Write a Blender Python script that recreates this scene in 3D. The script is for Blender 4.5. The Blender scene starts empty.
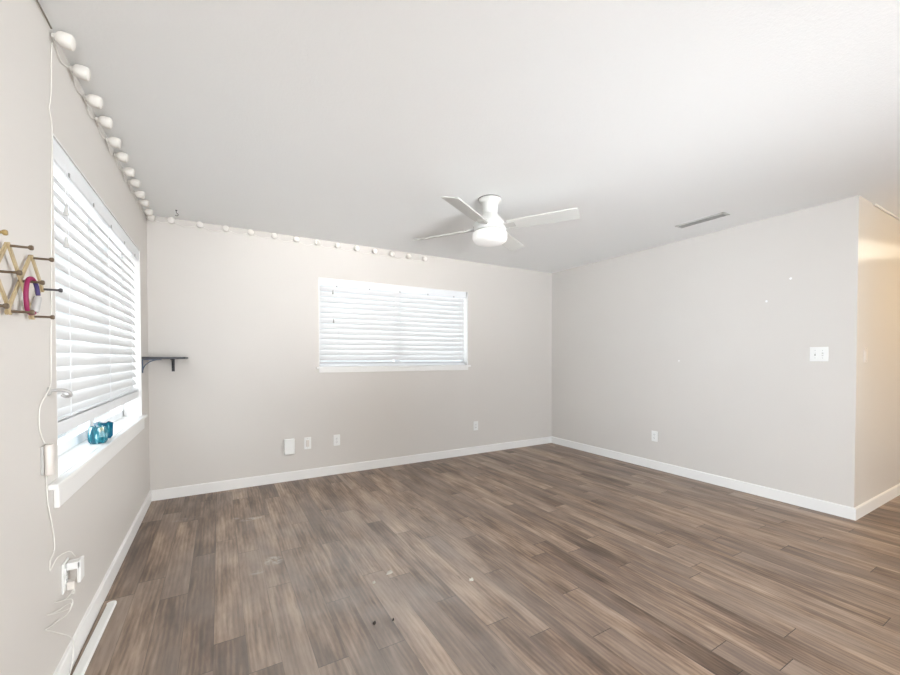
import bpy, bmesh, math, random
from mathutils import Vector, Matrix
random.seed(7)
PI = math.pi
S = bpy.context.scene
COL = S.collection

# ------------------------------------------------------------------ camera
W, D, H, HY = 4.668, 4.213, 2.44, 1.046      # right wall x, back wall y, ceiling, hall wall y
cam_d = bpy.data.cameras.new('camera'); cam = bpy.data.objects.new('camera', cam_d); COL.objects.link(cam)
cam.location = (0.5255, 0, 1.2265)
yaw, pitch, roll = 0.52605, -0.01557, 0.00033
cam.rotation_euler = (Matrix.Rotation(-yaw, 4, 'Z') @ Matrix.Rotation(PI/2 + pitch, 4, 'X') @ Matrix.Rotation(-roll, 4, 'Z')).to_euler()
cam_d.sensor_width = 36; cam_d.lens = 396.81*36/900; cam_d.shift_y = 26.49/900
cam_d.clip_start = 0.02; cam_d.clip_end = 200
S.camera = cam

# ------------------------------------------------------------------ world, lights, exposure
E = dict(rear_fill=118, ceiling_fill=10.3, rear=28, rearup=6.5, left_fill=37, fan=0.2, world=5.2, hall=15, band=30)
S.view_settings.view_transform = 'Standard'; S.view_settings.look = 'None'
S.view_settings.gamma = 1; S.view_settings.use_curve_mapping = False
S.view_settings.exposure = 0.36
wd = bpy.data.worlds.new('world'); S.world = wd; wd.use_nodes = True
bg = wd.node_tree.nodes['Background']
# bright overcast sky above the horizon, sunlit pale ground and walls below it
_n = wd.node_tree.nodes; _l = wd.node_tree.links
_tc = _n.new('ShaderNodeTexCoord'); _sx = _n.new('ShaderNodeSeparateXYZ'); _rp = _n.new('ShaderNodeValToRGB')
_l.new(_tc.outputs['Generated'], _sx.inputs[0]); _mr = _n.new('ShaderNodeMapRange'); _mr.inputs[1].default_value = -1; _mr.inputs[2].default_value = 1
_l.new(_sx.outputs[2], _mr.inputs[0]); _l.new(_mr.outputs[0], _rp.inputs[0])
_e = _rp.color_ramp.elements; _e[0].position = .30; _e[0].color = (1.0, .99, .97, 1); _e[1].position = .70; _e[1].color = (.60, .65, .70, 1)
for _p, _c in ((.40, (.15, .155, .16)), (.60, (.15, .155, .16))): _x = _e.new(_p); _x.color = (*_c, 1)
_l.new(_rp.outputs[0], bg.inputs[0]); bg.inputs[1].default_value = E['world']

def light(name, kind, loc, aim, energy, color, **kw):
    l = bpy.data.lights.new(name, kind); l.energy = energy; l.color = color
    for k, v in kw.items(): setattr(l, k, v)
    o = bpy.data.objects.new(name, l); COL.objects.link(o); o.location = loc
    o.rotation_euler = (Vector(aim)-Vector(loc)).to_track_quat('-Z', 'Y').to_euler()
    return o
# unseen fill lights added behind and beside the camera to brighten the room
light('unseen_rear_fill', 'AREA', (1.6, -4.36, 1.15), (1.6, 2.2, 1.5), E['rear_fill'], (0.92, 0.96, 1.0), shape='RECTANGLE', size=2.6, size_y=2.0)
# narrow unseen beam added to lift the far ceiling and upper back wall
light('unseen_ceiling_fill', 'AREA', (1.6, -4.36, .5), (1.9, 4.1, 2.5), E['ceiling_fill'], (0.97, 0.98, 1.0), shape='RECTANGLE', size=2.6, size_y=.8).data.spread = 0.42
light('unseen_side_fill', 'AREA', (0.02, .35, .95), (4.6, 2.3, 1.15), E['rear'], (0.80, 0.90, 1.0), shape='RECTANGLE', size=1.3, size_y=1.3).data.spread = 1.35  # added fill for the right wall; the wall has no opening here
light('unseen_upper_fill', 'AREA', (0.03, -2.6, .9), (4.2, 3.2, 2.5), E['rearup'], (0.90, 0.95, 1.0), shape='RECTANGLE', size=1.6, size_y=1.0).data.spread = 0.55  # added upward beam for the far right ceiling and upper wall, out of view
light('unseen_left_wall_fill', 'AREA', (7.5, -2.2, 1.5), (0, 2.0, 1.4), E['left_fill'], (0.93, 0.97, 1.0), shape='RECTANGLE', size=1.6, size_y=1.6).data.spread = 0.8  # added out-of-view fill that brightens the left wall; no opening behind it
light('hall_ceiling_lamp', 'AREA', (5.7, -0.35, 2.40), (5.6, 0.45, 0), E['hall'], (1.0, 0.60, 0.10), shape='DISK', size=0.3)
sp = light('hall_wall_lamp', 'SPOT', (6.6, 0.0, 2.35), (5.2, HY, 2.10), E['band'], (1.0, 0.90, 0.72), spot_size=1.75, spot_blend=0.5, shadow_soft_size=0.02)
sp.scale = (1, 0.04, 1)
# sky portals: let the renderer find the openings, they give off nothing themselves
for nm, loc, aim, sx, sy in (('sky_portal_left', (-.22, 2.94, 1.42), (1, 2.94, 1.42), 1.85, 1.28), ('sky_portal_back', (2.32, D+.22, 1.6), (2.32, 0, 1.6), 1.82, .93)):
    pl_ = light(nm, 'AREA', loc, aim, 1, (1, 1, 1), shape='RECTANGLE', size=sx, size_y=sy); pl_.data.cycles.is_portal = True

# ------------------------------------------------------------------ materials
def mat(name, color=(.8, .8, .8), rough=.5, metal=0, emit=None, estr=0, spec=.5):
    m = bpy.data.materials.new(name); m.use_nodes = True
    b = m.node_tree.nodes['Principled BSDF']
    b.inputs['Base Color'].default_value = (*color, 1); b.inputs['Roughness'].default_value = rough
    b.inputs['Metallic'].default_value = metal; b.inputs['Specular IOR Level'].default_value = spec
    if emit: b.inputs['Emission Color'].default_value = (*emit, 1); b.inputs['Emission Strength'].default_value = estr
    return m
class NT:
    def __init__(s, m): s.m = m; s.t = m.node_tree; s.b = s.t.nodes['Principled BSDF']; s.tc = s.n('ShaderNodeTexCoord')
    def n(s, kind, **kw):
        o = s.t.nodes.new(kind)
        for k, v in kw.items(): setattr(o, k, v)
        return o
    def l(s, a, b): s.t.links.new(a, b)
    def math(s, op, a, b=None, c=None):
        o = s.n('ShaderNodeMath', operation=op)
        for i, v in enumerate((a, b, c)):
            if v is None: continue
            if isinstance(v, (int, float)): o.inputs[i].default_value = v
            else: s.l(v, o.inputs[i])
        return o.outputs[0]
    def noise(s, vec, scale, detail=3, rough=.5, dim='3D'):
        o = s.n('ShaderNodeTexNoise', noise_dimensions=dim); s.l(vec, o.inputs['Vector'])
        o.inputs['Scale'].default_value = scale; o.inputs['Detail'].default_value = detail; o.inputs['Roughness'].default_value = rough
        return o.outputs['Fac']
    def mapping(s, vec, sc=(1, 1, 1), loc=(0, 0, 0)):
        o = s.n('ShaderNodeMapping'); s.l(vec, o.inputs[0]); o.inputs['Scale'].default_value = sc; o.inputs['Location'].default_value = loc
        return o.outputs[0]
    def ramp(s, fac, stops):
        o = s.n('ShaderNodeValToRGB'); s.l(fac, o.inputs[0]); e = o.color_ramp.elements
        e[0].position, e[0].color = stops[0][0], (*stops[0][1], 1); e[1].position, e[1].color = stops[-1][0], (*stops[-1][1], 1)
        for p, c in stops[1:-1]: x = e.new(p); x.color = (*c, 1)
        return o.outputs[0]
    def mix(s, fac, a, b, mode='MIX'):
        o = s.n('ShaderNodeMix', data_type='RGBA', blend_type=mode)
        for i, v in ((0, fac), (6, a), (7, b)):
            if isinstance(v, (int, float)): o.inputs[i].default_value = v
            elif isinstance(v, tuple): o.inputs[i].default_value = (*v, 1)
            else: s.l(v, o.inputs[i])
        return o.outputs[2]
    def bump(s, h, strength, dist=.002):
        o = s.n('ShaderNodeBump'); s.l(h, o.inputs['Height']); o.inputs['Strength'].default_value = strength; o.inputs['Distance'].default_value = dist
        s.l(o.outputs[0], s.b.inputs['Normal'])

def paint(name, c, rough, bump, scale, dist=.002, var=.03):
    m = mat(name, c, rough, spec=.35); t = NT(m)
    f = t.noise(t.tc.outputs['Object'], 1.3, 3)
    t.l(t.mix(f, tuple(x*(1-var) for x in c), tuple(min(1, x*(1+var)) for x in c)), t.b.inputs['Base Color'])
    t.bump(t.noise(t.tc.outputs['Object'], scale, 3, .6), bump, dist)
    return m
M_WALL = paint('greige_wall_paint', (.675, .642, .604), .42, .25, 130, .0015)
M_CEIL = paint('textured_ceiling_paint', (.93, .94, .935), .85, .9, 110, .0015, .015)
M_TRIM = mat('white_trim_paint', (.86, .85, .83), .35)
M_WHITE = mat('white_plastic', (.86, .86, .84), .35)
M_WHITE2 = mat('warm_white_plastic', (.74, .69, .64), .4)
M_FRAME = mat('white_vinyl', (.84, .86, .88), .4)
M_SLOT = mat('dark_slot', (.05, .05, .05), .6)
M_FAN = mat('white_enamel', (.66, .66, .63), .38)
M_LENS = mat('lit_frosted_lens', (.8, .8, .78), .4, emit=(1, .98, .94), estr=E['fan'])
M_METAL = mat('satin_metal', (.45, .45, .45), .35, .8)
M_SHELF = mat('charcoal_shelf', (.035, .035, .04), .45)
M_BRACK = mat('slate_bracket', (.07, .09, .14), .45)
M_CORD = mat('ivory_cord', (.80, .78, .73), .5)
M_WIRE = mat('dull_brown_wire', (.22, .19, .15), .5)
M_VENT = mat('vent_enamel', (.50, .49, .47), .45)
M_VENTD = mat('vent_shadow_gap', (.12, .12, .12), .7)
M_PINK = mat('magenta_webbing', (.24, .006, .07), .5)
M_NAVY = mat('navy_webbing', (.05, .03, .13), .5)
M_SILV = mat('silver_sleeve', (.50, .49, .48), .35, .3)
M_KNOB = mat('brown_knob', (.13, .09, .055), .5)
M_DARKKNOB = mat('dark_knob', (.07, .065, .07), .45)
M_BRASSK = mat('ochre_knob', (.34, .24, .09), .45)
M_SPACK = mat('white_spackle', (.92, .92, .92), .7)
M_DEBRIS = mat('pale_flake', (.50, .47, .41), .8)
M_DEBD = mat('dark_crumb', (.06, .05, .045), .8)
M_SCREW = mat('screw_head', (.5, .5, .5), .4, .6)

def translucent(name, c, tr, rough=.45):
    m = mat(name, c, rough); t = NT(m)
    tl = t.n('ShaderNodeBsdfTranslucent'); tl.inputs[0].default_value = (*c, 1)
    mx = t.n('ShaderNodeMixShader'); mx.inputs[0].default_value = tr
    out = [n for n in t.t.nodes if n.type == 'OUTPUT_MATERIAL'][0]
    t.l(t.b.outputs[0], mx.inputs[1]); t.l(tl.outputs[0], mx.inputs[2]); t.l(mx.outputs[0], out.inputs[0])
    return m
M_SLAT = translucent('white_blind_slat', (.80, .80, .80), .25)
M_BULB = translucent('frosted_bulb', (.90, .87, .82), .15)

def glass():
    m = bpy.data.materials.new('window_glass'); m.use_nodes = True; nt = m.node_tree; nt.nodes.clear()
    o = nt.nodes.new('ShaderNodeOutputMaterial'); mx = nt.nodes.new('ShaderNodeMixShader'); lw = nt.nodes.new('ShaderNodeLayerWeight'); lw.inputs[0].default_value = .5
    pw = nt.nodes.new('ShaderNodeMath'); pw.operation = 'POWER'; pw.inputs[1].default_value = 5; ad = nt.nodes.new('ShaderNodeMath'); ad.operation = 'MULTIPLY_ADD'; ad.inputs[1].default_value = .5; ad.inputs[2].default_value = .03
    tr = nt.nodes.new('ShaderNodeBsdfTransparent'); tr.inputs[0].default_value = (.97, .985, .985, 1); gl = nt.nodes.new('ShaderNodeBsdfGlossy'); gl.inputs['Roughness'].default_value = .02
    nt.links.new(lw.outputs['Facing'], pw.inputs[0]); nt.links.new(pw.outputs[0], ad.inputs[0]); nt.links.new(ad.outputs[0], mx.inputs[0])
    nt.links.new(tr.outputs[0], mx.inputs[1]); nt.links.new(gl.outputs[0], mx.inputs[2]); nt.links.new(mx.outputs[0], o.inputs[0])
    return m
M_GLASS = glass()

def floor_mat():
    m = mat('laminate_planks', (.2, .15, .11), .4); t = NT(m); P = t.tc.outputs['Object']
    sx = t.n('ShaderNodeSeparateXYZ'); t.l(P, sx.inputs[0]); X, Y = sx.outputs[0], sx.outputs[1]
    PW, PL = .12, 1.09
    u = t.math('DIVIDE', t.math('ADD', X, 1.186), PW); row = t.math('FLOOR', u); fu = t.math('FRACT', u)
    wn = t.n('ShaderNodeTexWhiteNoise', noise_dimensions='1D'); t.l(row, wn.inputs['W'])
    v = t.math('DIVIDE', t.math('ADD', Y, t.math('MULTIPLY', wn.outputs['Value'], 7.3)), PL); pl = t.math('FLOOR', v); fv = t.math('FRACT', v)
    idv = t.math('ADD', t.math('MULTIPLY', row, 13.37), t.math('MULTIPLY', pl, 3.71))
    wn2 = t.n('ShaderNodeTexWhiteNoise', noise_dimensions='1D'); t.l(idv, wn2.inputs['W'])
    rnd = wn2.outputs['Value']
    # shift the grain per plank
    cb = t.n('ShaderNodeCombineXYZ'); t.l(t.math('ADD', X, t.math('MULTIPLY', rnd, 9.0)), cb.inputs[0]); t.l(t.math('ADD', Y, t.math('MULTIPLY', rnd, 31.0)), cb.inputs[1]); t.l(rnd, cb.inputs[2])
    G = cb.outputs[0]
    blot = t.noise(t.mapping(G, (9, 1.5, 1)), 1.5, 5, .62)          # wide smoky patches
    band = t.noise(t.mapping(G, (30, 2.4, 1)), 1.5, 4, .6)           # long grain bands
    fine = t.noise(t.mapping(G, (120, 7, 1)), 1.4, 3, .6)
    # cathedral rings
    wv = t.n('ShaderNodeTexWave', wave_type='BANDS', bands_direction='X', wave_profile='SIN')
    t.l(t.mapping(G, (9, 1.1, 1)), wv.inputs['Vector']); wv.inputs['Scale'].default_value = 1.6; wv.inputs['Distortion'].default_value = 7; wv.inputs['Detail'].default_value = 3; wv.inputs['Detail Scale'].default_value = 1.3
    mix1 = t.math('ADD', t.math('ADD', t.math('MULTIPLY', blot, .62), t.math('MULTIPLY', band, .26)), t.math('MULTIPLY', wv.outputs['Fac'], .06))
    mix1 = t.math('ADD', mix1, t.math('MULTIPLY', t.math('SUBTRACT', rnd, .5), .17))
    col = t.ramp(mix1, [(.29, (.080, .049, .033)), (.39, (.155, .100, .069)), (.47, (.255, .172, .120)), (.56, (.385, .276, .200)), (.70, (.55, .42, .325))])
    grey = t.mix(t.math('MULTIPLY', t.ramp(t.noise(t.mapping(G, (4, 1, 1), (5, 2, 0)), 1.2, 2), [(.42, (0, 0, 0)), (.62, (1, 1, 1))]), .5), col, (.235, .180, .150))
    st = t.ramp(fine, [(.30, (.66, .64, .62)), (.45, (1, 1, 1)), (1.0, (1.04, 1.03, 1.02))])
    col = t.mix(.55, grey, st, 'MULTIPLY')
    # knots and dark flecks
    kn = t.ramp(t.noise(t.mapping(G, (26, 5.0, 1)), 1.4, 2, .5), [(.22, (.45, .42, .40)), (.31, (1, 1, 1))])
    col = t.mix(.7, col, kn, 'MULTIPLY')
    # seams
    du = t.math('MULTIPLY', t.math('MINIMUM', fu, t.math('SUBTRACT', 1.0, fu)), PW)
    dv = t.math('MULTIPLY', t.math('MINIMUM', fv, t.math('SUBTRACT', 1.0, fv)), PL)
    seam = t.math('MAXIMUM', t.math('MULTIPLY', t.math('LESS_THAN', du, .0009), .55), t.math('MULTIPLY', t.math('LESS_THAN', dv, .0016), .9))
    col = t.mix(seam, col, (.035, .026, .02))
    # dusty scuffs, each with its own place and outline
    nz = t.noise(P, 26, 4, .7); sc = None
    for (x, y, rx, ry, k) in ((.725, 3.36, .10, .035, .75), (.80, 2.60, .06, .07, .75), (.62, 3.42, .04, .03, .4), (.70, 2.50, .05, .03, .35), (.30, 3.6, .12, .05, .2), (1.25, 3.1, .05, .2, .12)):
        d = t.math('ADD', t.math('POWER', t.math('DIVIDE', t.math('SUBTRACT', X, x), rx), 2.0), t.math('POWER', t.math('DIVIDE', t.math('SUBTRACT', Y, y), ry), 2.0))
        q = t.math('MULTIPLY', t.math('MAXIMUM', t.math('SUBTRACT', 1.0, d), 0.0), k)
        sc = q if sc is None else t.math('ADD', sc, q)
    sc = t.math('MULTIPLY', sc, t.ramp(nz, [(.42, (0, 0, 0)), (.62, (1, 1, 1))]))
    # window glare painted into the plank colour as a broad pale grey patch
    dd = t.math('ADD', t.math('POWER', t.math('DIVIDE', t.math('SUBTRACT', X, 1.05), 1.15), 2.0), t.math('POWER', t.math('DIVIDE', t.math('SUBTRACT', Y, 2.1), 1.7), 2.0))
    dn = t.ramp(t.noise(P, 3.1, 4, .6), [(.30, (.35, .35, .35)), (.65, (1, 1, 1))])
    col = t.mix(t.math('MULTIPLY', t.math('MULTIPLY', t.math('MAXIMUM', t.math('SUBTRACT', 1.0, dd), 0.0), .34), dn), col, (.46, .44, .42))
    col = t.mix(sc, col, (.60, .58, .55))
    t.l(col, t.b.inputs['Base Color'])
    t.l(t.math('ADD', t.math('MULTIPLY', fine, .12), .34), t.b.inputs['Roughness'])
    hgt = t.math('SUBTRACT', t.math('MULTIPLY', fine, .25), t.math('MULTIPLY', seam, 1.0))
    t.bump(hgt, .25, .0012)
    return m
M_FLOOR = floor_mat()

def wood(name, a, b, axis=(2, 60, 60)):
    m = mat(name, a, .5); t = NT(m)
    t.l(t.ramp(t.noise(t.mapping(t.tc.outputs['Object'], axis), 3, 3), [(.3, a), (.7, b)]), t.b.inputs['Base Color']); return m
M_PINE = wood('pale_rack_wood', (.34, .25, .13), (.58, .47, .29), (60, 8, 8))

def teal(name, deep, pale, thr):
    m = mat(name, deep, .12); t = NT(m)
    f = t.noise(t.mapping(t.tc.outputs['Object'], (45, 45, 9)), 1.3, 3, .6)
    t.l(t.ramp(f, [(thr-.12, deep), (thr, (.02, .22, .28)), (thr+.05, pale), (thr+.2, (.85, .90, .95))]), t.b.inputs['Base Color']); return m
M_TEAL = teal('teal_streaked_glass', (.004, .085, .13), (.40, .66, .76), .56)
M_TEALD = teal('deep_teal_glass', (.004, .10, .18), (.10, .42, .52), .62)

# ------------------------------------------------------------------ mesh helpers
def link(name, bm, m, parent=None, smooth=False, bevel=0, seg=2):
    me = bpy.data.meshes.new(name); bmesh.ops.recalc_face_normals(bm, faces=bm.faces); bm.to_mesh(me); bm.free()
    o = bpy.data.objects.new(name, me); COL.objects.link(o); me.materials.append(m)
    if smooth:
        for p in me.polygons: p.use_smooth = True
        try: me.set_sharp_from_angle(angle=math.radians(38))
        except Exception: pass
    if parent: o.parent = parent
    if bevel:
        md = o.modifiers.new('bevel', 'BEVEL'); md.width = bevel; md.segments = seg; md.limit_method = 'ANGLE'
    return o
def BM(): return bmesh.new()
def box(bm, a, b, M=None):
    a = Vector(a); b = Vector(b); c = (a+b)/2; s = b-a
    r = bmesh.ops.create_cube(bm, size=1, matrix=Matrix.Translation(c) @ Matrix.Diagonal((abs(s.x), abs(s.y), abs(s.z), 1)))
    if M is not None: bmesh.ops.transform(bm, matrix=M, verts=r['verts'])
    return bm
def lathe(bm, prof, n=32, M=None):
    vs = []
    for r, z in prof:
        if r < 1e-6: vs.append([bm.verts.new((0, 0, z))])
        else: vs.append([bm.verts.new((r*math.cos(2*PI*i/n), r*math.sin(2*PI*i/n), z)) for i in range(n)])
    for A, B in zip(vs, vs[1:]):
        for i in range(n):
            j = (i+1) % n
            if len(A) == 1 and len(B) == 1: continue
            if len(A) == 1: bm.faces.new((A[0], B[i], B[j]))
            elif len(B) == 1: bm.faces.new((A[i], A[j], B[0]))
            else: bm.faces.new((A[i], A[j], B[j], B[i]))
    if M is not None: bmesh.ops.transform(bm, matrix=M, verts=[v for r in vs for v in r])
    return bm
def smoothpath(pts, k=6):
    P = [Vector(p) for p in pts]; out = []
    for i in range(len(P)-1):
        p0, p1, p2, p3 = P[max(i-1, 0)], P[i], P[i+1], P[min(i+2, len(P)-1)]
        for j in range(k):
            t = j/k; out.append(.5*((2*p1)+(p2-p0)*t+(2*p0-5*p1+4*p2-p3)*t*t+(3*p1-p0-3*p2+p3)*t**3))
    out.append(P[-1]); return out
def tube(bm, pts, r, n=8, smooth=6, rf=None, closed=False):
    P = smoothpath(pts, smooth) if smooth else [Vector(p) for p in pts]
    rings = []; up = Vector((.13, .21, .97)); N = len(P)
    for i, p in enumerate(P):
        t = (P[min(i+1, N-1)]-P[max(i-1, 0)]).normalized()
        if closed: t = (P[(i+1) % N]-P[i-1]).normalized()
        a = up - t*up.dot(t)
        if a.length < .05: a = Vector((1, 0, 0)) - t*t.x
        a.normalize(); b = t.cross(a); up = a; rr = rf(i/(N-1)) if rf else r
        rings.append([bm.verts.new(p+a*rr*math.cos(2*PI*k/n)+b*rr*math.sin(2*PI*k/n)) for k in range(n)])
    for A, B in (list(zip(rings, rings[1:])) + ([(rings[-1], rings[0])] if closed else [])):
        for k in range(n): bm.faces.new((A[k], A[(k+1) % n], B[(k+1) % n], B[k]))
    if not closed: bm.faces.new(rings[0][::-1]); bm.faces.new(rings[-1])
    return bm
def prism(bm, poly, d, M):   # poly in XY extruded along Z by d then placed by M
    A = [bm.verts.new(M @ Vector((x, y, 0))) for x, y in poly]; B = [bm.verts.new(M @ Vector((x, y, d))) for x, y in poly]
    bm.faces.new(A); bm.faces.new(B[::-1])
    for i in range(len(A)): j = (i+1) % len(A); bm.faces.new((A[i], B[i], B[j], A[j]))
    return bm
def empty(name, loc=(0, 0, 0), rot=(0, 0, 0)):
    o = bpy.data.objects.new(name, None); COL.objects.link(o); o.location = loc; o.rotation_euler = rot; o.empty_display_size = .05; return o
def tag(o, label, cat, group=None):
    o['label'] = label; o['category'] = cat
    if group: o['group'] = group
    return o
def thing(name, label, cat, loc=(0, 0, 0), rot=(0, 0, 0), group=None): return tag(empty(name, loc, rot), label, cat, group)
def struct(o): o['kind'] = 'structure'; return o
def at(o, *parts):  # give world-space built parts a parent that has its own location
    return o
def dup(root, **kw):
    r = root.copy(); COL.objects.link(r)
    for ch in root.children:
        c = ch.copy(); COL.objects.link(c); c.parent = r
        for g in ch.children:
            d = g.copy(); COL.objects.link(d); d.parent = c
    return r

# ------------------------------------------------------------------ the room
RY, EX = -4.5, 7.6    # rear wall y, hall end x
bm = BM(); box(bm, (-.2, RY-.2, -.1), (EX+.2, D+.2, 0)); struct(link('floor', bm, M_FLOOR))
bm = BM(); box(bm, (-.2, RY-.2, H), (EX+.2, D+.2, H+.12)); struct(link('ceiling', bm, M_CEIL))
LW = (2.01, 3.865, .78, 2.058)      # left window opening y0,y1,z0,z1
BW = (1.41, 3.232, 1.13, 2.056)     # back window opening x0,x1,z0,z1
T = .19
bm = BM()
box(bm, (-T, RY-.2, 0), (0, LW[0], H)); box(bm, (-T, LW[1], 0), (0, D+.2, H)); box(bm, (-T, LW[0], 0), (0, LW[1], LW[2]-.02)); box(bm, (-T, LW[0], LW[3]), (0, LW[1], H))
struct(link('wall_left', bm, M_WALL))
bm = BM()
box(bm, (0, D, 0), (BW[0], D+T, H)); box(bm, (BW[1], D, 0), (W+.12, D+T, H)); box(bm, (BW[0], D, 0), (BW[1], D+T, BW[2]-.015)); box(bm, (BW[0], D, BW[3]), (BW[1], D+T, H))
struct(link('wall_back', bm, M_WALL))
bm = BM(); box(bm, (W, HY, 0), (W+.12, D, H)); struct(link('wall_right', bm, M_WALL))
bm = BM(); box(bm, (W+.12, HY, 0), (EX, HY+.12, H)); struct(link('wall_hall', bm, M_WALL))
bm = BM(); box(bm, (EX, RY, 0), (EX+.2, HY+.12, H)); struct(link('wall_hall_end', bm, M_WALL))
DX0, DX1, DZ = .25, 2.95, 2.15
bm = BM(); box(bm, (-.0, RY-.2, 0), (DX0, RY, H)); box(bm, (DX1, RY-.2, 0), (EX, RY, H)); box(bm, (DX0, RY-.2, DZ), (DX1, RY, H)); struct(link('wall_rear', bm, M_WALL))
# unseen glazed doors behind the camera, put in to admit daylight
dr = struct(empty('added_unseen_door_1', ((DX0+DX1)/2, RY-.1, 0)))
bm = BM(); c = dr.location
for x in (DX0, (DX0+DX1)/2-.04, DX1-.08): box(bm, (x-c.x, -.03, 0), (x+.08-c.x, .03, DZ))
box(bm, (DX0-c.x, -.03, 0), (DX1-c.x, .03, .06)); box(bm, (DX0-c.x, -.03, DZ-.08), (DX1-c.x, .03, DZ)); link('added_unseen_door_frame', bm, M_FRAME, dr)
bm = BM(); box(bm, (DX0-c.x+.05, -.004, .05), (DX1-c.x-.05, .004, DZ-.05)); link('added_unseen_door_glass', bm, M_GLASS, dr)

# baseboards: flat board with an eased top edge
def baseboard(name, p0, p1, nrm, m0=0, m1=0):
    # p0,p1 on wall face; nrm points into the room; m0,m1 mitre extensions
    p0 = Vector((*p0, 0)); p1 = Vector((*p1, 0)); d = (p1-p0).normalized(); n = Vector((*nrm, 0)); bm = BM()
    prof = [(0, 0), (.013, 0), (.013, .084), (.009, .090), (0, .092)]
    A = [bm.verts.new(p0 - d*(m0*x) + n*x + Vector((0, 0, z))) for x, z in prof]
    B = [bm.verts.new(p1 + d*(m1*x) + n*x + Vector((0, 0, z))) for x, z in prof]
    bm.faces.new(A); bm.faces.new(B[::-1])
    for i in range(len(A)): j = (i+1) % len(A); bm.faces.new((A[i], A[j], B[j], B[i]))
    struct(link(name, bm, M_TRIM))
baseboard('baseboard_left', (0, RY), (0, D), (1, 0), 0, -1)
baseboard('baseboard_back', (0, D), (W, D), (0, -1), -1, -1)
baseboard('baseboard_right', (W, D), (W, HY), (-1, 0), -1, 1)
baseboard('baseboard_hall', (W, HY), (EX, HY), (0, -1), 1, 0)
# pale trim strip in the hall where wall meets ceiling
bm = BM(); box(bm, (4.99, HY-.012, H-.014), (EX, HY, H)); struct(link('trim_1', bm, M_TRIM, bevel=.003))

# ------------------------------------------------------------------ windows
def window(name, org, u, n, w, z0, z1, mull, sill_a, sill_b, sill_out, sill_z, apron, depth):
    """org: corner of opening on wall face (floor level), u along wall, n into room; parts in a local frame (x=u, y=n)"""
    ang = math.atan2(u[1], u[0]); root = struct(empty(name, (*org, 0), (0, 0, ang)))
    s = 1 if (Matrix.Rotation(ang, 3, 'Z') @ Vector((0, 1, 0))).dot(Vector((*n, 0))) > 0 else -1
    def B(bm, x0, x1, y0, y1, a, b): return box(bm, (x0, s*y0, a), (x1, s*y1, b))
    bm = BM(); fy0, fy1 = -depth-.03, -depth+.02
    for x0, x1 in ((0, .045), (w-.045, w)): B(bm, x0, x1, fy0, fy1, z0, z1)
    B(bm, 0, w, fy0, fy1, z0, z0+.05); B(bm, 0, w, fy0, fy1, z1-.045, z1)
    link('window_frame', bm, M_FRAME, root, bevel=.003)
    bm = BM(); B(bm, mull-.035, mull+.035, fy0+.005, fy1+.008, z0+.01, z1-.01); link('meeting_stile', bm, M_FRAME, root, bevel=.003)
    bm = BM(); B(bm, .02, w-.02, -depth-.012, -depth-.006, z0+.02, z1-.02); link('glass_pane', bm, M_GLASS, root)
    bm = BM(); j = .006
    B(bm, 0, j, -depth, 0, z0, z1); B(bm, w-j, w, -depth, 0, z0, z1); B(bm, 0, w, -depth, 0, z1-j, z1); link('jamb', bm, M_TRIM, root)
    bm = BM(); B(bm, 0, w, -depth-.03, 0, sill_z-.02, sill_z); B(bm, sill_a, sill_b, 0, sill_out, sill_z-.02, sill_z); link('sill', bm, M_TRIM, root, bevel=.004)
    bm = BM(); B(bm, apron[0], apron[1], 0, apron[2], apron[3], sill_z-.02); link('apron', bm, M_TRIM, root, bevel=.003)
    return root
w1 = window('window_1', (0, LW[0]), (0, 1), (1, 0), LW[1]-LW[0], LW[2], LW[3], .95, -.105, 1.915, .028, .78, (-.05, 1.85, .016, .68), .13)
w2 = window('window_2', (BW[0], D), (1, 0), (0, -1), BW[1]-BW[0], BW[2], BW[3], (BW[1]-BW[0])/2, -.026, BW[1]-BW[0]+.032, .024, 1.134, (0, BW[1]-BW[0], .012, 1.074), .13)

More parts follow.
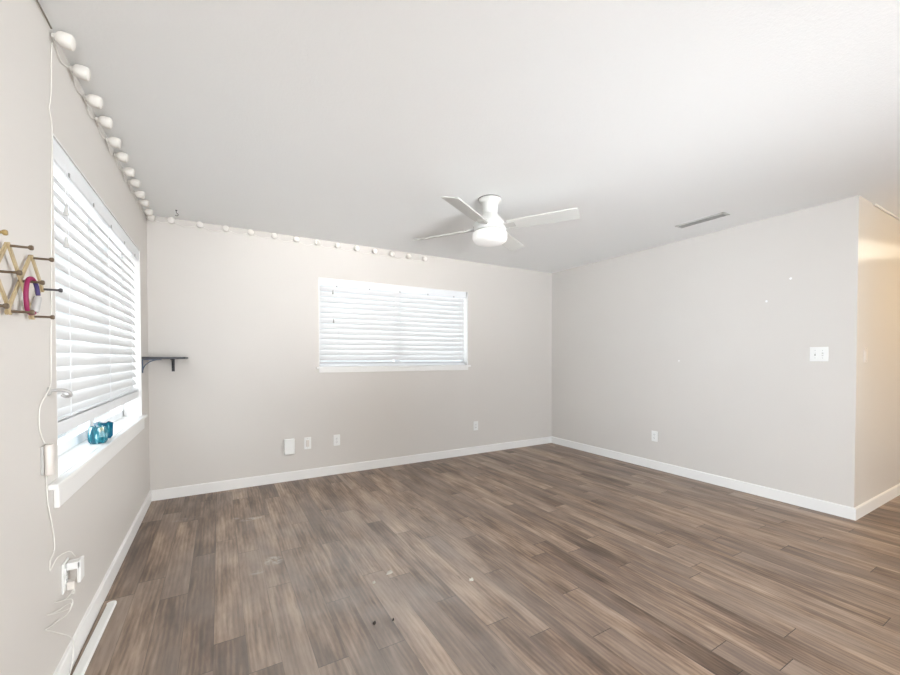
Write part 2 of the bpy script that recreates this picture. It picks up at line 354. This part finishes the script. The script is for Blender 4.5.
# ------------------------------------------------------------------ blinds
def slat_bm(L, w, tilt, t=.0032, crown=.0035):
    bm = BM(); n = 6; A = []; 
    for x in (0, L):
        top = []; bot = []
        for i in range(n+1):
            f = i/n*2-1; y = f*w/2; z = crown*(1-f*f)
            for lst, dz in ((top, t/2), (bot, -t/2)):
                yy = y*math.cos(tilt)-(z+dz)*math.sin(tilt); zz = y*math.sin(tilt)+(z+dz)*math.cos(tilt); lst.append(bm.verts.new((x, yy, zz)))
        A.append(top+bot[::-1])
    bm.faces.new(A[0]); bm.faces.new(A[1][::-1])
    for i in range(len(A[0])): j = (i+1) % len(A[0]); bm.faces.new((A[0][i], A[0][j], A[1][j], A[1][i]))
    return bm
def blind(label, loc, ang, L, ztop, zbot, pitch_, tilt, ins, extra, cords, tassels, s, rail):
    r = thing('window_blind', label, 'window blind', loc, (0, 0, ang))
    y0 = -s*ins
    bm = BM(); box(bm, (.004, y0-.03, ztop-.05), (L-.004, y0+.03, ztop)); link('headrail', bm, M_FRAME, r)
    bm = BM(); yv = y0+s*.034
    box(bm, (0, min(yv, yv+s*.008), ztop-.078), (L, max(yv, yv+s*.008), ztop+.0)); link('valance', bm, M_FRAME, r, bevel=.003)
    base = None; z = ztop-.102; rows = []
    while z > zbot+rail+.006+extra*.006: rows.append(z); z -= pitch_
    me = None
    for i, zz in enumerate(rows + [zbot+rail+.008+.0085*k for k in range(extra)]):
        stacked = i >= len(rows)
        if stacked and i == len(rows): me = None
        if me is None:
            o = link('slat', slat_bm(L-.012, .062, 0 if stacked else tilt), M_SLAT, r, smooth=True); me = o
        else: o = me.copy(); COL.objects.link(o); o.parent = r
        o.location = (.006, y0, zz)
    bm = BM(); box(bm, (.006, y0-.031, zbot), (L-.006, y0+.031, zbot+rail)); link('bottom_rail', bm, M_FRAME, r, bevel=.004)
    for c in cords:
        bm = BM()
        for dy in (-.030, .030): tube(bm, [(c, y0+dy, zbot+.01), (c, y0+dy, ztop-.06)], .0011, 6, 0)
        link('ladder_cord', bm, M_FRAME, r)
    for (x, z1_) in tassels:
        bm = BM(); tube(bm, [(x, yv+s*.014, ztop-.06), (x, yv+s*.014, z1_+.03)], .0006, 6, 0); c = link('tilt_cord', bm, M_FRAME, r)
        bm = BM(); lathe(bm, [(0, .04), (.004, .038), (.0055, .02), (.009, .004), (.009, -.002), (0, -.003)], 14, Matrix.Translation((x, yv+s*.014, z1_-.004)))
        link('tassel', bm, M_VENT, c, smooth=True)
    for k in range(5):
        x = L*(.1+.2*k); bm = BM(); box(bm, (x-.006, min(yv+s*.008, yv+s*.011), ztop-.082), (x+.006, max(yv+s*.008, yv+s*.011), ztop-.066)); link('valance_clip', bm, M_METAL, r)
    return r
blind('wide white slatted blind in the left wall window, lifted clear of the sill', (0, LW[0]+.012, 0), PI/2, LW[1]-LW[0]-.024, LW[3]-.008, .925, .056, math.radians(62), .046, 1, (.22, .92, 1.60), ((.118, 1.80), (.115, 1.672)), -1, .052)
blind('smaller white slatted blind fully lowered in the back wall window', (BW[0]+.008, D, 0), 0, BW[1]-BW[0]-.03, BW[3]-.004, 1.138, .0555, math.radians(58), .05, 2, (.2, .9, 1.6), ((.14, 1.90), (.145, 1.60)), -1, .024)

# ------------------------------------------------------------------ ceiling fan
FX, FY = 2.325, 2.49
fan = thing('ceiling_fan', 'white four-blade ceiling fan with a lit drum light', 'ceiling fan', (FX, FY, H))
bm = BM(); lathe(bm, [(0, 0), (.088, 0), (.088, -.012), (.080, -.022), (.066, -.030), (.060, -.040), (.058, -.12), (0, -.12)], 48); link('canopy', bm, M_FAN, fan, smooth=True)
bm = BM(); lathe(bm, [(.089, 0), (.091, -.002), (.091, -.005), (.089, -.006)], 48); link('ceiling_ring', bm, M_VENTD, fan, smooth=True)
bm = BM(); lathe(bm, [(0, -.115), (.058, -.115), (.075, -.135), (.112, -.175), (.122, -.195), (.122, -.232), (.116, -.243), (0, -.243)], 48); link('motor_housing', bm, M_FAN, fan, smooth=True)
lb = BM(); lathe(lb, [(.0, -.243), (.100, -.243), (.100, -.256), (.0, -.256)], 48); link('light_collar', lb, M_VENT, fan, smooth=True)
bm = BM(); lathe(bm, [(0, -.252), (.118, -.252), (.130, -.262), (.132, -.275), (.132, -.300), (.126, -.318), (.110, -.330), (.06, -.337), (0, -.339)], 48); link('light_lens', bm, M_LENS, fan, smooth=True)
def blade_bm():
    bm = BM(); pl = [(.15, -.052), (.22, -.060), (.60, -.065), (.652, -.064), (.66, -.055), (.66, .055), (.652, .064), (.60, .065), (.22, .060), (.15, .052)]
    prism(bm, pl, .007, Matrix.Translation((0, 0, -.0035))); return bm
bl = None
for k in range(4):
    if bl is None: bl = link('blade', blade_bm(), M_FAN, fan, bevel=.0015); o = bl
    else: o = bl.copy(); COL.objects.link(o); o.parent = fan
    o.rotation_euler = (Matrix.Rotation(math.radians(-58.2+90*k), 4, 'Z') @ Matrix.Rotation(math.radians(-13.9), 4, 'X')).to_euler(); o.location = (0, 0, -.218)
    bm = BM(); box(bm, (.09, -.028, -.004), (.20, .028, .010)); box(bm, (.10, -.02, .0), (.13, .02, .03)); b = link('blade_bracket', bm, M_VENT, fan, bevel=.002)
    b.location = (0, 0, -.220); b.rotation_euler = o.rotation_euler

# ------------------------------------------------------------------ ceiling register
vt = thing('ceiling_vent', 'grey louvred air vent in the ceiling near the right wall', 'air vent', (4.21, 1.93, H))
bm = BM(); hw, hl = .052, .205
for x0, x1, y0, y1 in ((-hw, hw, -hl, -hl+.022), (-hw, hw, hl-.022, hl), (-hw, -hw+.022, -hl, hl), (hw-.022, hw, -hl, hl)): box(bm, (x0, y0, -.008), (x1, y1, 0))
link('vent_frame', bm, M_FAN, vt, bevel=.002)
bm = BM(); box(bm, (-hw+.02, -hl+.02, -.0025), (hw-.02, hl-.02, 0)); link('backing', bm, M_VENTD, vt)
for k in range(5):
    bm = BM(); box(bm, (-.008, -hl+.022, -.001), (.008, hl-.022, .001)); o = link('louvre', bm, M_VENT, vt); o.location = (-.026+.013*k, 0, -.009); o.rotation_euler = (0, math.radians(-48), 0)
# small ceiling hook
hk = thing('ceiling_hook', 'tiny dark screw hook in the ceiling near the back left corner', 'hook', (.228, 3.965, H))
bm = BM(); tube(bm, [(0, 0, 0), (0, 0, -.02), (.010, 0, -.028), (.012, 0, -.038), (.004, 0, -.046), (-.008, 0, -.042)], .0022, 8, 5); link('hook_wire', bm, M_SHELF, hk, smooth=True)
bm = BM(); lathe(bm, [(0, 0), (.008, 0), (.007, -.004), (0, -.004)], 16); link('collar', bm, M_SHELF, hk, smooth=True)

# ------------------------------------------------------------------ string lights
def bulb_mesh():
    bm = BM(); lathe(bm, [(0, .0), (.012, .0), (.020, .005), (.0255, .014), (.027, .028), (.027, .040), (.025, .047), (.019, .051), (0, .052)], 20); return bm
def socket_mesh():
    bm = BM(); lathe(bm, [(0, -.012), (.008, -.012), (.0095, -.008), (.0095, .004), (0, .004)], 14); return bm
def string(label, pts, nrm, zs, wirepts, m_wire, first=None):
    r = thing('string_light', label, 'string lights', pts[0] if pts else (0, 0, 0))
    o0 = Vector(r.location); n = Vector((*nrm, -.12)).normalized(); rot = n.to_track_quat('Z', 'Y').to_euler()
    bs = None
    for p in pts:
        q = Vector(p)-o0+n*.010
        if bs is None: bs = link('bulb', bulb_mesh(), M_BULB, r, smooth=True); ss = link('socket', socket_mesh(), M_CORD, r, smooth=True); b, s_ = bs, ss
        else:
            b = bs.copy(); s_ = ss.copy(); COL.objects.link(b); COL.objects.link(s_); b.parent = r; s_.parent = r
        for o in (b, s_): o.location = q; o.rotation_euler = rot
    bm = BM(); tube(bm, [Vector(p)-o0 for p in wirepts], .0026, 7, 4); link('wire', bm, m_wire, r, smooth=True)
    return r
lp = [(.006, 2.0+.2*k, 2.408+(.004 if k % 2 else -.003)) for k in range(11)]+[(.006, 4.13, 2.40)]
wl = []
for i, p in enumerate(lp):
    wl.append((.006, p[1], p[2]-.004))
    if i < len(lp)-1: wl.append((.005, (p[1]+lp[i+1][1])/2, p[2]-.030-random.uniform(0, .008)))
string('string of frosted bulbs along the top of the left wall', lp, (1, 0), 0, wl, M_CORD)
bx = [.037, .177]+[.383+.2018*k for k in range(12)]
bp = [(x, D-.006, 2.415-.0026*i*.9) for i, x in enumerate(bx)]
wl = []
for i, p in enumerate(bp):
    wl.append((p[0], D-.005, p[2]-.004))
    if i < len(bp)-1: wl.append(((p[0]+bp[i+1][0])/2, D-.004, p[2]-.026-random.uniform(0, .012)))
string('string of frosted bulbs along the top of the back wall', bp, (0, -1), 0, wl, M_CORD)
# lead wires and hanging cord
def cable(name, label, cat, pts, r, m, k=6):
    bm = BM(); o0 = Vector(pts[0]); tube(bm, [Vector(p)-o0 for p in pts], r, 8, k); o = link(name, bm, m, None, smooth=True); o.location = o0
    if label: tag(o, label, cat)
    return o
cable('cable', 'thin dark wire running along the left wall under the ceiling', 'cable', [(.005, .2, 2.41), (.005, .9, 2.412), (.005, 1.5, 2.418), (.006, 1.9, 2.425), (.008, 1.985, 2.42)], .0028, M_WIRE)
cable('cable', 'long pale cord hanging down the left wall beside the window', 'cable',
      [(.004, 2.005, 2.38), (.004, 1.995, 2.31), (.004, 1.992, 2.236), (.004, 1.978, 2.157), (.004, 1.967, 2.122), (.004, 1.990, 2.075), (.004, 1.988, 1.983), (.004, 1.975, 1.80), (.004, 1.965, 1.60), (.004, 1.958, 1.434), (.004, 1.945, 1.25), (.006, 1.935, 1.147), (.008, 1.898, 1.112), (.006, 1.845, 1.075), (.004, 1.832, 1.05), (.004, 1.829, 1.0), (.004, 1.845, .965), (.006, 1.866, .936)], 0.0016, M_CORD)
cable('cable', 'pale cord dropping from the white controller towards the outlet', 'cable',
      [(.006, 1.874, .82), (.004, 1.886, .78), (.004, 1.891, .73), (.004, 1.905, .69), (.004, 1.93, .63), (.004, 1.95, .56), (.004, 1.945, .53), (.006, 1.90, .515), (.006, 1.90, .48), (.01, 1.955, .50), (.03, 2.00, .50), (.038, 2.03, .47), (.034, 2.055, .455)], 0.0016, M_CORD)
bm = BM(); o0 = Vector((.01, 1.95, .34))
tube(bm, [Vector(p)-o0 for p in [(.03, 2.055, .33), (.02, 2.0, .322), (.006, 1.94, .345), (.02, 2.06, .29), (.02, 2.05, .262), (.006, 1.93, .31), (.006, 1.86, .345), (.01, 1.93, .315), (.022, 2.04, .285), (.02, 2.03, .255), (.008, 1.93, .275), (.006, 1.85, .30), (.006, 1.90, .265), (.01, 1.96, .22), (.02, 2.0, .185), (.022, 2.05, .14), (.024, 2.06, .10), (.022, 2.045, .04), (.018, 2.03, .01)]], .0016, 8, 7)
o = link('cable', bm, M_CORD, None, smooth=True); o.location = o0; tag(o, 'tangled loops of pale charging cord above the left baseboard', 'cable')
# controller box
rm = thing('light_controller', 'small white cylindrical cord controller stuck on the left wall', 'controller', (0, 1.862, .878))
bm = BM(); box(bm, (0, -.017, -.048), (.008, .017, .048)); link('mount', bm, M_VENT, rm, bevel=.002)
bm = BM(); lathe(bm, [(0, -.052), (.018, -.052), (.020, -.048), (.020, .048), (.018, .052), (0, .052)], 28, Matrix.Translation((.018, 0, 0)) @ Matrix.Diagonal((.60, .95, 1, 1))); link('body', bm, M_WHITE2, rm, smooth=True)
# tieback hook
th = thing('wall_hook', 'white curved wall hook beside the near edge of left window', 'hook', (0, 1.925, 1.108))
bm = BM(); lathe(bm, [(0, 0), (.016, 0), (.014, .006), (.007, .009), (0, .009)], 24, Matrix.Rotation(PI/2, 4, 'Y')); link('wall_plate', bm, M_VENT, th, smooth=True)
bm = BM(); tube(bm, [(.006, 0, 0), (.022, .0, .004), (.042, .0, .003), (.056, .004, -.006), (.056, .014, -.018), (.042, .022, -.022), (.030, .020, -.014)], .0055, 10, 6); link('hook_arm', bm, M_SILV, th, smooth=True)

# ------------------------------------------------------------------ accordion peg rack on the left wall
rk = thing('peg_rack', 'pale wooden accordion peg rack on the left wall with brown pegs', 'peg rack', (0, 1.585, 1.45))
zt, zm, zb = 1.541, 1.455, 1.357
X0 = .012
def slat_between(a, b, x):
    a = Vector(a); b = Vector(b); L = (b-a).length; ang = math.atan2(b.y-a.y, b.x-a.x)
    bm = BM(); wd_ = .0052
    box(bm, (-.008, -wd_, -.003), (L+.008, wd_, .003), None)
    # local x along slat in (Y,Z) plane, local z along world X
    R = Matrix(((0, 0, 1, 0), (1, 0, 0, 0), (0, 1, 0, 0), (0, 0, 0, 1))) @ Matrix.Rotation(ang, 4, 'Z')
    bmesh.ops.transform(bm, matrix=Matrix.Translation((x, a.x-1.585, a.y-1.45)) @ R, verts=bm.verts)
    return bm
J = [1.585+.16*k for k in range(-2, 2)]
for y in J:
    a = (y, zt)
    if y+.16 < 1.83: link('rack_slat', slat_between((y, zt), (y+.16, zb), X0+.006), M_PINE, rk)
    else: link('rack_slat', slat_between((y, zt), (y+.08, zm), X0+.006), M_PINE, rk)
    if y-.16 > 1.2: link('rack_slat', slat_between((y, zt), (y-.16, zb), X0), M_PINE, rk)
    else: link('rack_slat', slat_between((y, zt), (y-.08, zm), X0), M_PINE, rk)
link('rack_slat', slat_between((1.825, zm), (1.745, zb), X0), M_PINE, rk)
link('rack_slat', slat_between((1.185, zm), (1.265, zb), X0+.006), M_PINE, rk)
def peg_bm():
    bm = BM(); lathe(bm, [(0, -.012), (.0038, -.012), (.0035, .034), (.0042, .035), (.0068, .038), (.0074, .042), (.0060, .045), (0, .046)], 16, Matrix.Rotation(PI/2, 4, 'Y')); return bm
pegs = [(y, z) for y in J for z in (zt, zb)] + [(y+.08, zm) for y in J] + [(1.185, zm)]
pm = None
for y, z in pegs:
    key = M_DARKKNOB if abs(y-1.825) < .01 else (M_BRASSK if z == zt and y < 1.5 else M_KNOB)
    o = link('peg', peg_bm(), key, rk, smooth=True); o.location = (X0+.010, y-1.585, z-1.45)
    if key is M_DARKKNOB: o['label'] = 'dark grey peg at the right end'
# carabiner hanging on a middle peg
cb = thing('carabiner', 'magenta and navy carabiner clip hanging from the peg rack', 'carabiner', (.040, 1.664, zm+.001), (0, 0, math.radians(80)))
def arc(pts): return pts
bm = BM(); tube(bm, [(.012, 0, .002), (.0, 0, .009), (-.015, 0, .004), (-.024, 0, -.014), (-.028, 0, -.045), (-.026, 0, -.078), (-.016, 0, -.094), (.000, 0, -.096), (.008, 0, -.092)], .0058, 10, 6); link('frame', bm, M_PINK, cb, smooth=True)
bm = BM(); tube(bm, [(.010, 0, .003), (.020, 0, -.008), (.026, 0, -.024), (.029, 0, -.038)], .0056, 10, 6); link('gate', bm, M_NAVY, cb, smooth=True)
bm = BM(); lathe(bm, [(0, 0), (.009, 0), (.010, .004), (.010, .046), (.009, .05), (0, .05)], 20, Matrix.Translation((.010, 0, -.090)) @ Matrix.Rotation(math.radians(20), 4, 'Y')); link('lock_sleeve', bm, M_SILV, cb, smooth=True)

# ------------------------------------------------------------------ corner shelf
sh = thing('corner_shelf', 'small dark corner shelf on two curved brackets beside left window', 'shelf', (0, D, 1.2265))
bm = BM(); box(bm, (.001, -.345, -.009), (.285, -.001, .008)); link('board', bm, M_SHELF, sh, bevel=.002)
def bracket(axis):
    # local: x out of wall, z vertical, thickness y
    bm = BM(); t = .011
    box(bm, (0, -t, -.118), (.007, t, -.010)); box(bm, (0, -t, -.017), (.125, t, -.010))
    A = [(.004+.105*(1-math.cos(a)), 0, -.108+.094*math.sin(a)) for a in [PI/2*i/10 for i in range(11)]]
    for p, q in zip(A, A[1:]):
        p = Vector(p); q = Vector(q); L = (q-p).length; ang = math.atan2(q.z-p.z, q.x-p.x)
        box(bm, (-.001, -.006, -.0035), (L+.001, .006, .0035), Matrix.Translation(p) @ Matrix.Rotation(-ang, 4, 'Y'))
    return bm
o = link('bracket', bracket(0), M_BRACK, sh); o.location = (0, -.320, 0)
o = link('bracket', bracket(0), M_SHELF, sh); o.location = (.175, 0, 0); o.rotation_euler = (0, 0, -PI/2)

# ------------------------------------------------------------------ outlets and boxes
# local frame: x along wall, z up, -y out of the wall towards the room
def duplex(label, loc, rotz, w=.070, h=.115, kind='duplex', lab2='outlet', grp=None, m=None):
    m = m or M_WHITE
    r = thing('wall_outlet' if kind == 'duplex' else 'light_switch', label, lab2, loc, (0, 0, rotz))
    bm = BM(); box(bm, (-w/2, -.006, -h/2), (w/2, 0, h/2)); link('cover_plate', bm, m, r, bevel=.003)
    if kind == 'duplex':
        for dz in (-.0195, .0195):
            bm = BM(); pr = [(.0165*math.cos(a), max(-.0125, min(.0125, .0165*math.sin(a)))) for a in [2*PI*i/24 for i in range(24)]]
            prism(bm, pr, .0025, Matrix.Translation((0, -.006, dz)) @ Matrix.Rotation(PI/2, 4, 'X')); f = link('receptacle', bm, m, r)
            bm = BM()
            for sx, hh in ((-.0063, .0045), (.0063, .0037)): box(bm, (sx-.001, -.0093, dz-hh+.003), (sx+.001, -.0083, dz+hh+.003))
            lathe(bm, [(0, 0), (.0022, 0), (.0022, .0008), (0, .0008)], 10, Matrix.Translation((0, -.0084, dz-.007)) @ Matrix.Rotation(PI/2, 4, 'X'))
            link('slots', bm, M_SLOT, f)
        bm = BM(); lathe(bm, [(0, 0), (.003, 0), (.0025, .0012), (0, .0013)], 12, Matrix.Translation((0, -.006, 0)) @ Matrix.Rotation(PI/2, 4, 'X')); link('screw', bm, M_SCREW, r)
    else:
        n = 2 if w > .1 else 1
        for k in range(n):
            x = (k-(n-1)/2)*.046
            if kind == 'toggle':
                bm = BM(); box(bm, (x-.005, -.0072, -.012), (x+.005, -.0055, .012)); f = link('toggle_slot', bm, M_VENT, r)
                bm = BM(); box(bm, (x-.0042, -.020, -.002), (x+.0042, -.006, .007), Matrix.Rotation(math.radians(18 if k else -18), 4, 'X')); link('toggle', bm, m, f, bevel=.001)
            else:
                bm = BM(); box(bm, (x-.0165, -.0095, -.033), (x+.0165, -.006, .033)); link('rocker', bm, m, r, bevel=.0015)
            for dz in ((-.030, .030) if kind == 'toggle' else (-.048, .048)):
                bm = BM(); lathe(bm, [(0, 0), (.003, 0), (.0025, .0012), (0, .0013)], 12, Matrix.Translation((x, -.006, dz)) @ Matrix.Rotation(PI/2, 4, 'X')); link('screw', bm, M_SCREW, r)
    return r
duplex('white duplex outlet on back wall, rightmost of the three boxes left of centre', (1.587, D, .358), 0)
duplex('white duplex outlet on back wall nearest the right corner', (3.350, D, .357), 0)
duplex('white duplex outlet low on the right wall', (W, 2.639, .362), -PI/2)
duplex('white double toggle switch plate on the right wall by hallway opening', (W, 1.262, 1.254), -PI/2, .115, .115, 'toggle', 'light switch')
duplex('small cream light switch on the hallway wall', (4.860, HY, 1.248), 0, .075, .118, 'rocker', 'light switch', m=M_WHITE2)
jb = thing('junction_box', 'thick blank white wall box on the back wall, left of the small outlets', 'wall box', (1.118, D, .345))
bm = BM(); box(bm, (-.048, -.034, -.078), (.048, -.004, .078)); link('cover', bm, M_WHITE, jb, bevel=.009, seg=4)
bm = BM(); box(bm, (-.045, -.005, -.075), (.045, 0, .075)); link('back_plate', bm, M_WHITE2, jb)
cv = thing('wall_outlet', 'white cover plate with raised insert on back wall, middle of the three boxes', 'outlet', (1.293, D, .358))
bm = BM(); box(bm, (-.034, -.007, -.060), (.034, 0, .060)); link('cover_plate', bm, M_WHITE, cv, bevel=.003)
bm = BM(); box(bm, (-.015, -.016, -.034), (.015, -.006, .034)); link('insert', bm, M_WHITE2, cv, bevel=.003)
for dz in (-.047, .047):
    bm = BM(); lathe(bm, [(0, 0), (.003, 0), (.0025, .0012), (0, .0013)], 12, Matrix.Translation((0, -.007, dz)) @ Matrix.Rotation(PI/2, 4, 'X')); link('screw', bm, M_SCREW, cv)
# left wall outlet with adapters
duplex('white outlet low on left wall under the window, with adapters plugged in', (0, 2.062, .385), PI/2)
ad = thing('power_adapter', 'white L-shaped power adapter plugged into the left wall outlet', 'power adapter', (.0085, 2.070, .42))
bm = BM(); box(bm, (0, -.018, -.014), (.040, .018, .014)); link('plug', bm, M_WHITE, ad, bevel=.003)
bm = BM(); box(bm, (.030, -.018, -.070), (.041, .036, .0155)); link('body', bm, M_WHITE, ad, bevel=.004)
a2 = thing('power_adapter', 'small white plug below the L-shaped adapter in left wall outlet', 'power adapter', (.0085, 2.062, .350))
bm = BM(); box(bm, (0, -.014, -.020), (.024, .014, .012)); link('plug', bm, M_WHITE2, a2, bevel=.003)
bm = BM(); tube(bm, [(.018, 0, -.018), (.020, -.002, -.032), (.02, -.012, -.035)], .003, 8, 4); link('strain_relief', bm, M_CORD, a2, smooth=True)

# ------------------------------------------------------------------ teal holders on the sill
tc = thing('candle_holder', 'round teal and white streaked glass candle holder on the left sill', 'candle holder', (-.030, 2.72, .7805))
k = 1.0
bm = BM(); lathe(bm, [(0, 0), (.032, 0), (.040, .012), (.043, .035), (.040, .062), (.035, .086), (.032, .088), (.031, .082), (.035, .058), (.038, .035), (.033, .014), (0, .010)], 10); link('bowl', bm, M_TEAL, tc, smooth=False)
bm = BM(); lathe(bm, [(0, .011), (.031, .013), (.036, .035), (.034, .050), (0, .051)], 20); link('wax', bm, M_TEALD, tc, smooth=True)
t2 = thing('candle_holder', 'square deep teal glass holder with pale bow on the left sill', 'candle holder', (-.035, 2.865, .7805), (0, 0, math.radians(25)))
bm = BM(); lathe(bm, [(0, 0), (.034, 0), (.046, .016), (.048, .088), (.042, .089), (.040, .02), (0, .012)], 4, Matrix.Rotation(PI/4, 4, 'Z')); link('cup', bm, M_TEALD, t2)
bm = BM()
tube(bm, [(0, -.02, .085), (-.018, -.03, .10), (-.03, -.02, .11), (-.02, -.01, .10), (0, -.015, .09), (.018, -.02, .104), (.026, -.012, .115), (.012, -.005, .10), (0, -.02, .088)], .005, 8, 4); link('bow', bm, M_FRAME, t2, smooth=True)

# ------------------------------------------------------------------ white raceway strip on floor
rc = thing('cable_raceway', 'long white plastic strip lying on the floor along left baseboard', 'cable raceway', (.0415, 1.9, 0))
prof = [(-.019, 0), (-.019, .007), (-.013, .013), (.013, .013), (.019, .007), (.019, 0)]
bm = BM(); Mx = Matrix.Translation((0, -.6, 0)) @ Matrix(((1, 0, 0, 0), (0, 0, 1, 0), (0, 1, 0, 0), (0, 0, 0, 1))); prism(bm, prof, 1.23, Mx); link('cover', bm, M_WHITE, rc, bevel=.002)
bm = BM(); prism(bm, [(.0195*math.cos(a), .0195*math.sin(a)) for a in [PI*i/12 for i in range(13)]], .0135, Matrix.Translation((0, .628, 0))); link('end_cap', bm, M_WHITE, rc, bevel=.002)
rc.rotation_euler = (0, 0, math.radians(-1.0))

# ------------------------------------------------------------------ spackle dabs and floor bits
def blob(name, loc, s, m, label, cat, flat=(1, 1, .4), group=None, sub=2, seed=1):
    rnd = random.Random(seed); bm = BM(); bmesh.ops.create_icosphere(bm, subdivisions=sub, radius=s)
    for v in bm.verts:
        f = 1+rnd.uniform(-.3, .3); v.co = Vector((v.co.x*flat[0]*f, v.co.y*flat[1]*f, v.co.z*flat[2]*f))
    lo = min(v.co.z for v in bm.verts)
    o = link(name, bm, m); o.location = (loc[0], loc[1], loc[2]-(lo if loc[2] == 0 else 0)); tag(o, label, cat, group); return o
for i, (y, z, s, lb_) in enumerate(((1.45, 1.89, .009, 'white spackle dab on the right wall, higher of the two near the hallway'), (1.619, 1.72, .010, 'white spackle dab on right wall, lower of the two near the hallway'), (2.379, 1.194, .007, 'faint white spackle dab in the middle of the right wall'))):
    blob('spackle_dab', (W-.0015, y, z), s, M_SPACK, lb_, 'spackle dab', (.15, 1, 1), seed=i)
def flake(loc, s, lb_, m=M_DEBRIS, seed=3):
    rnd = random.Random(seed); bm = BM(); n = 7
    pts = [(s*rnd.uniform(.5, 1.1)*math.cos(2*PI*i/n)*1.3, s*rnd.uniform(.4, 1)*math.sin(2*PI*i/n)) for i in range(n)]
    A = [bm.verts.new((x, y, .0 if i % 3 else .001)) for i, (x, y) in enumerate(pts)]; B = [bm.verts.new((x*.8, y*.8, .006+.006*(i % 2))) for i, (x, y) in enumerate(pts)]
    bm.faces.new(A); bm.faces.new(B[::-1])
    for i in range(n): j = (i+1) % n; bm.faces.new((A[i], B[i], B[j], A[j]))
    o = link('debris_flake', bm, m); o.location = loc; tag(o, lb_, 'floor debris'); return o
flake((1.352, 2.11, 0), .019, 'largest pale paint flake on the floor, near the middle', seed=5)
flake((1.719, 1.817, 0), .014, 'pale paint flake on the floor, right of the largest one', seed=8)
flake((1.244, 2.06, 0), .008, 'small pale chip on the floor just left of the largest flake', seed=9)
flake((1.133, 1.742, 0), .008, 'dark crumb on the floor at a plank end, below the flakes', M_DEBD, seed=10)
flake((1.217, 1.72, 0), .005, 'tiny dark crumb on floor right of the plank end crumb', M_DEBD, seed=11)
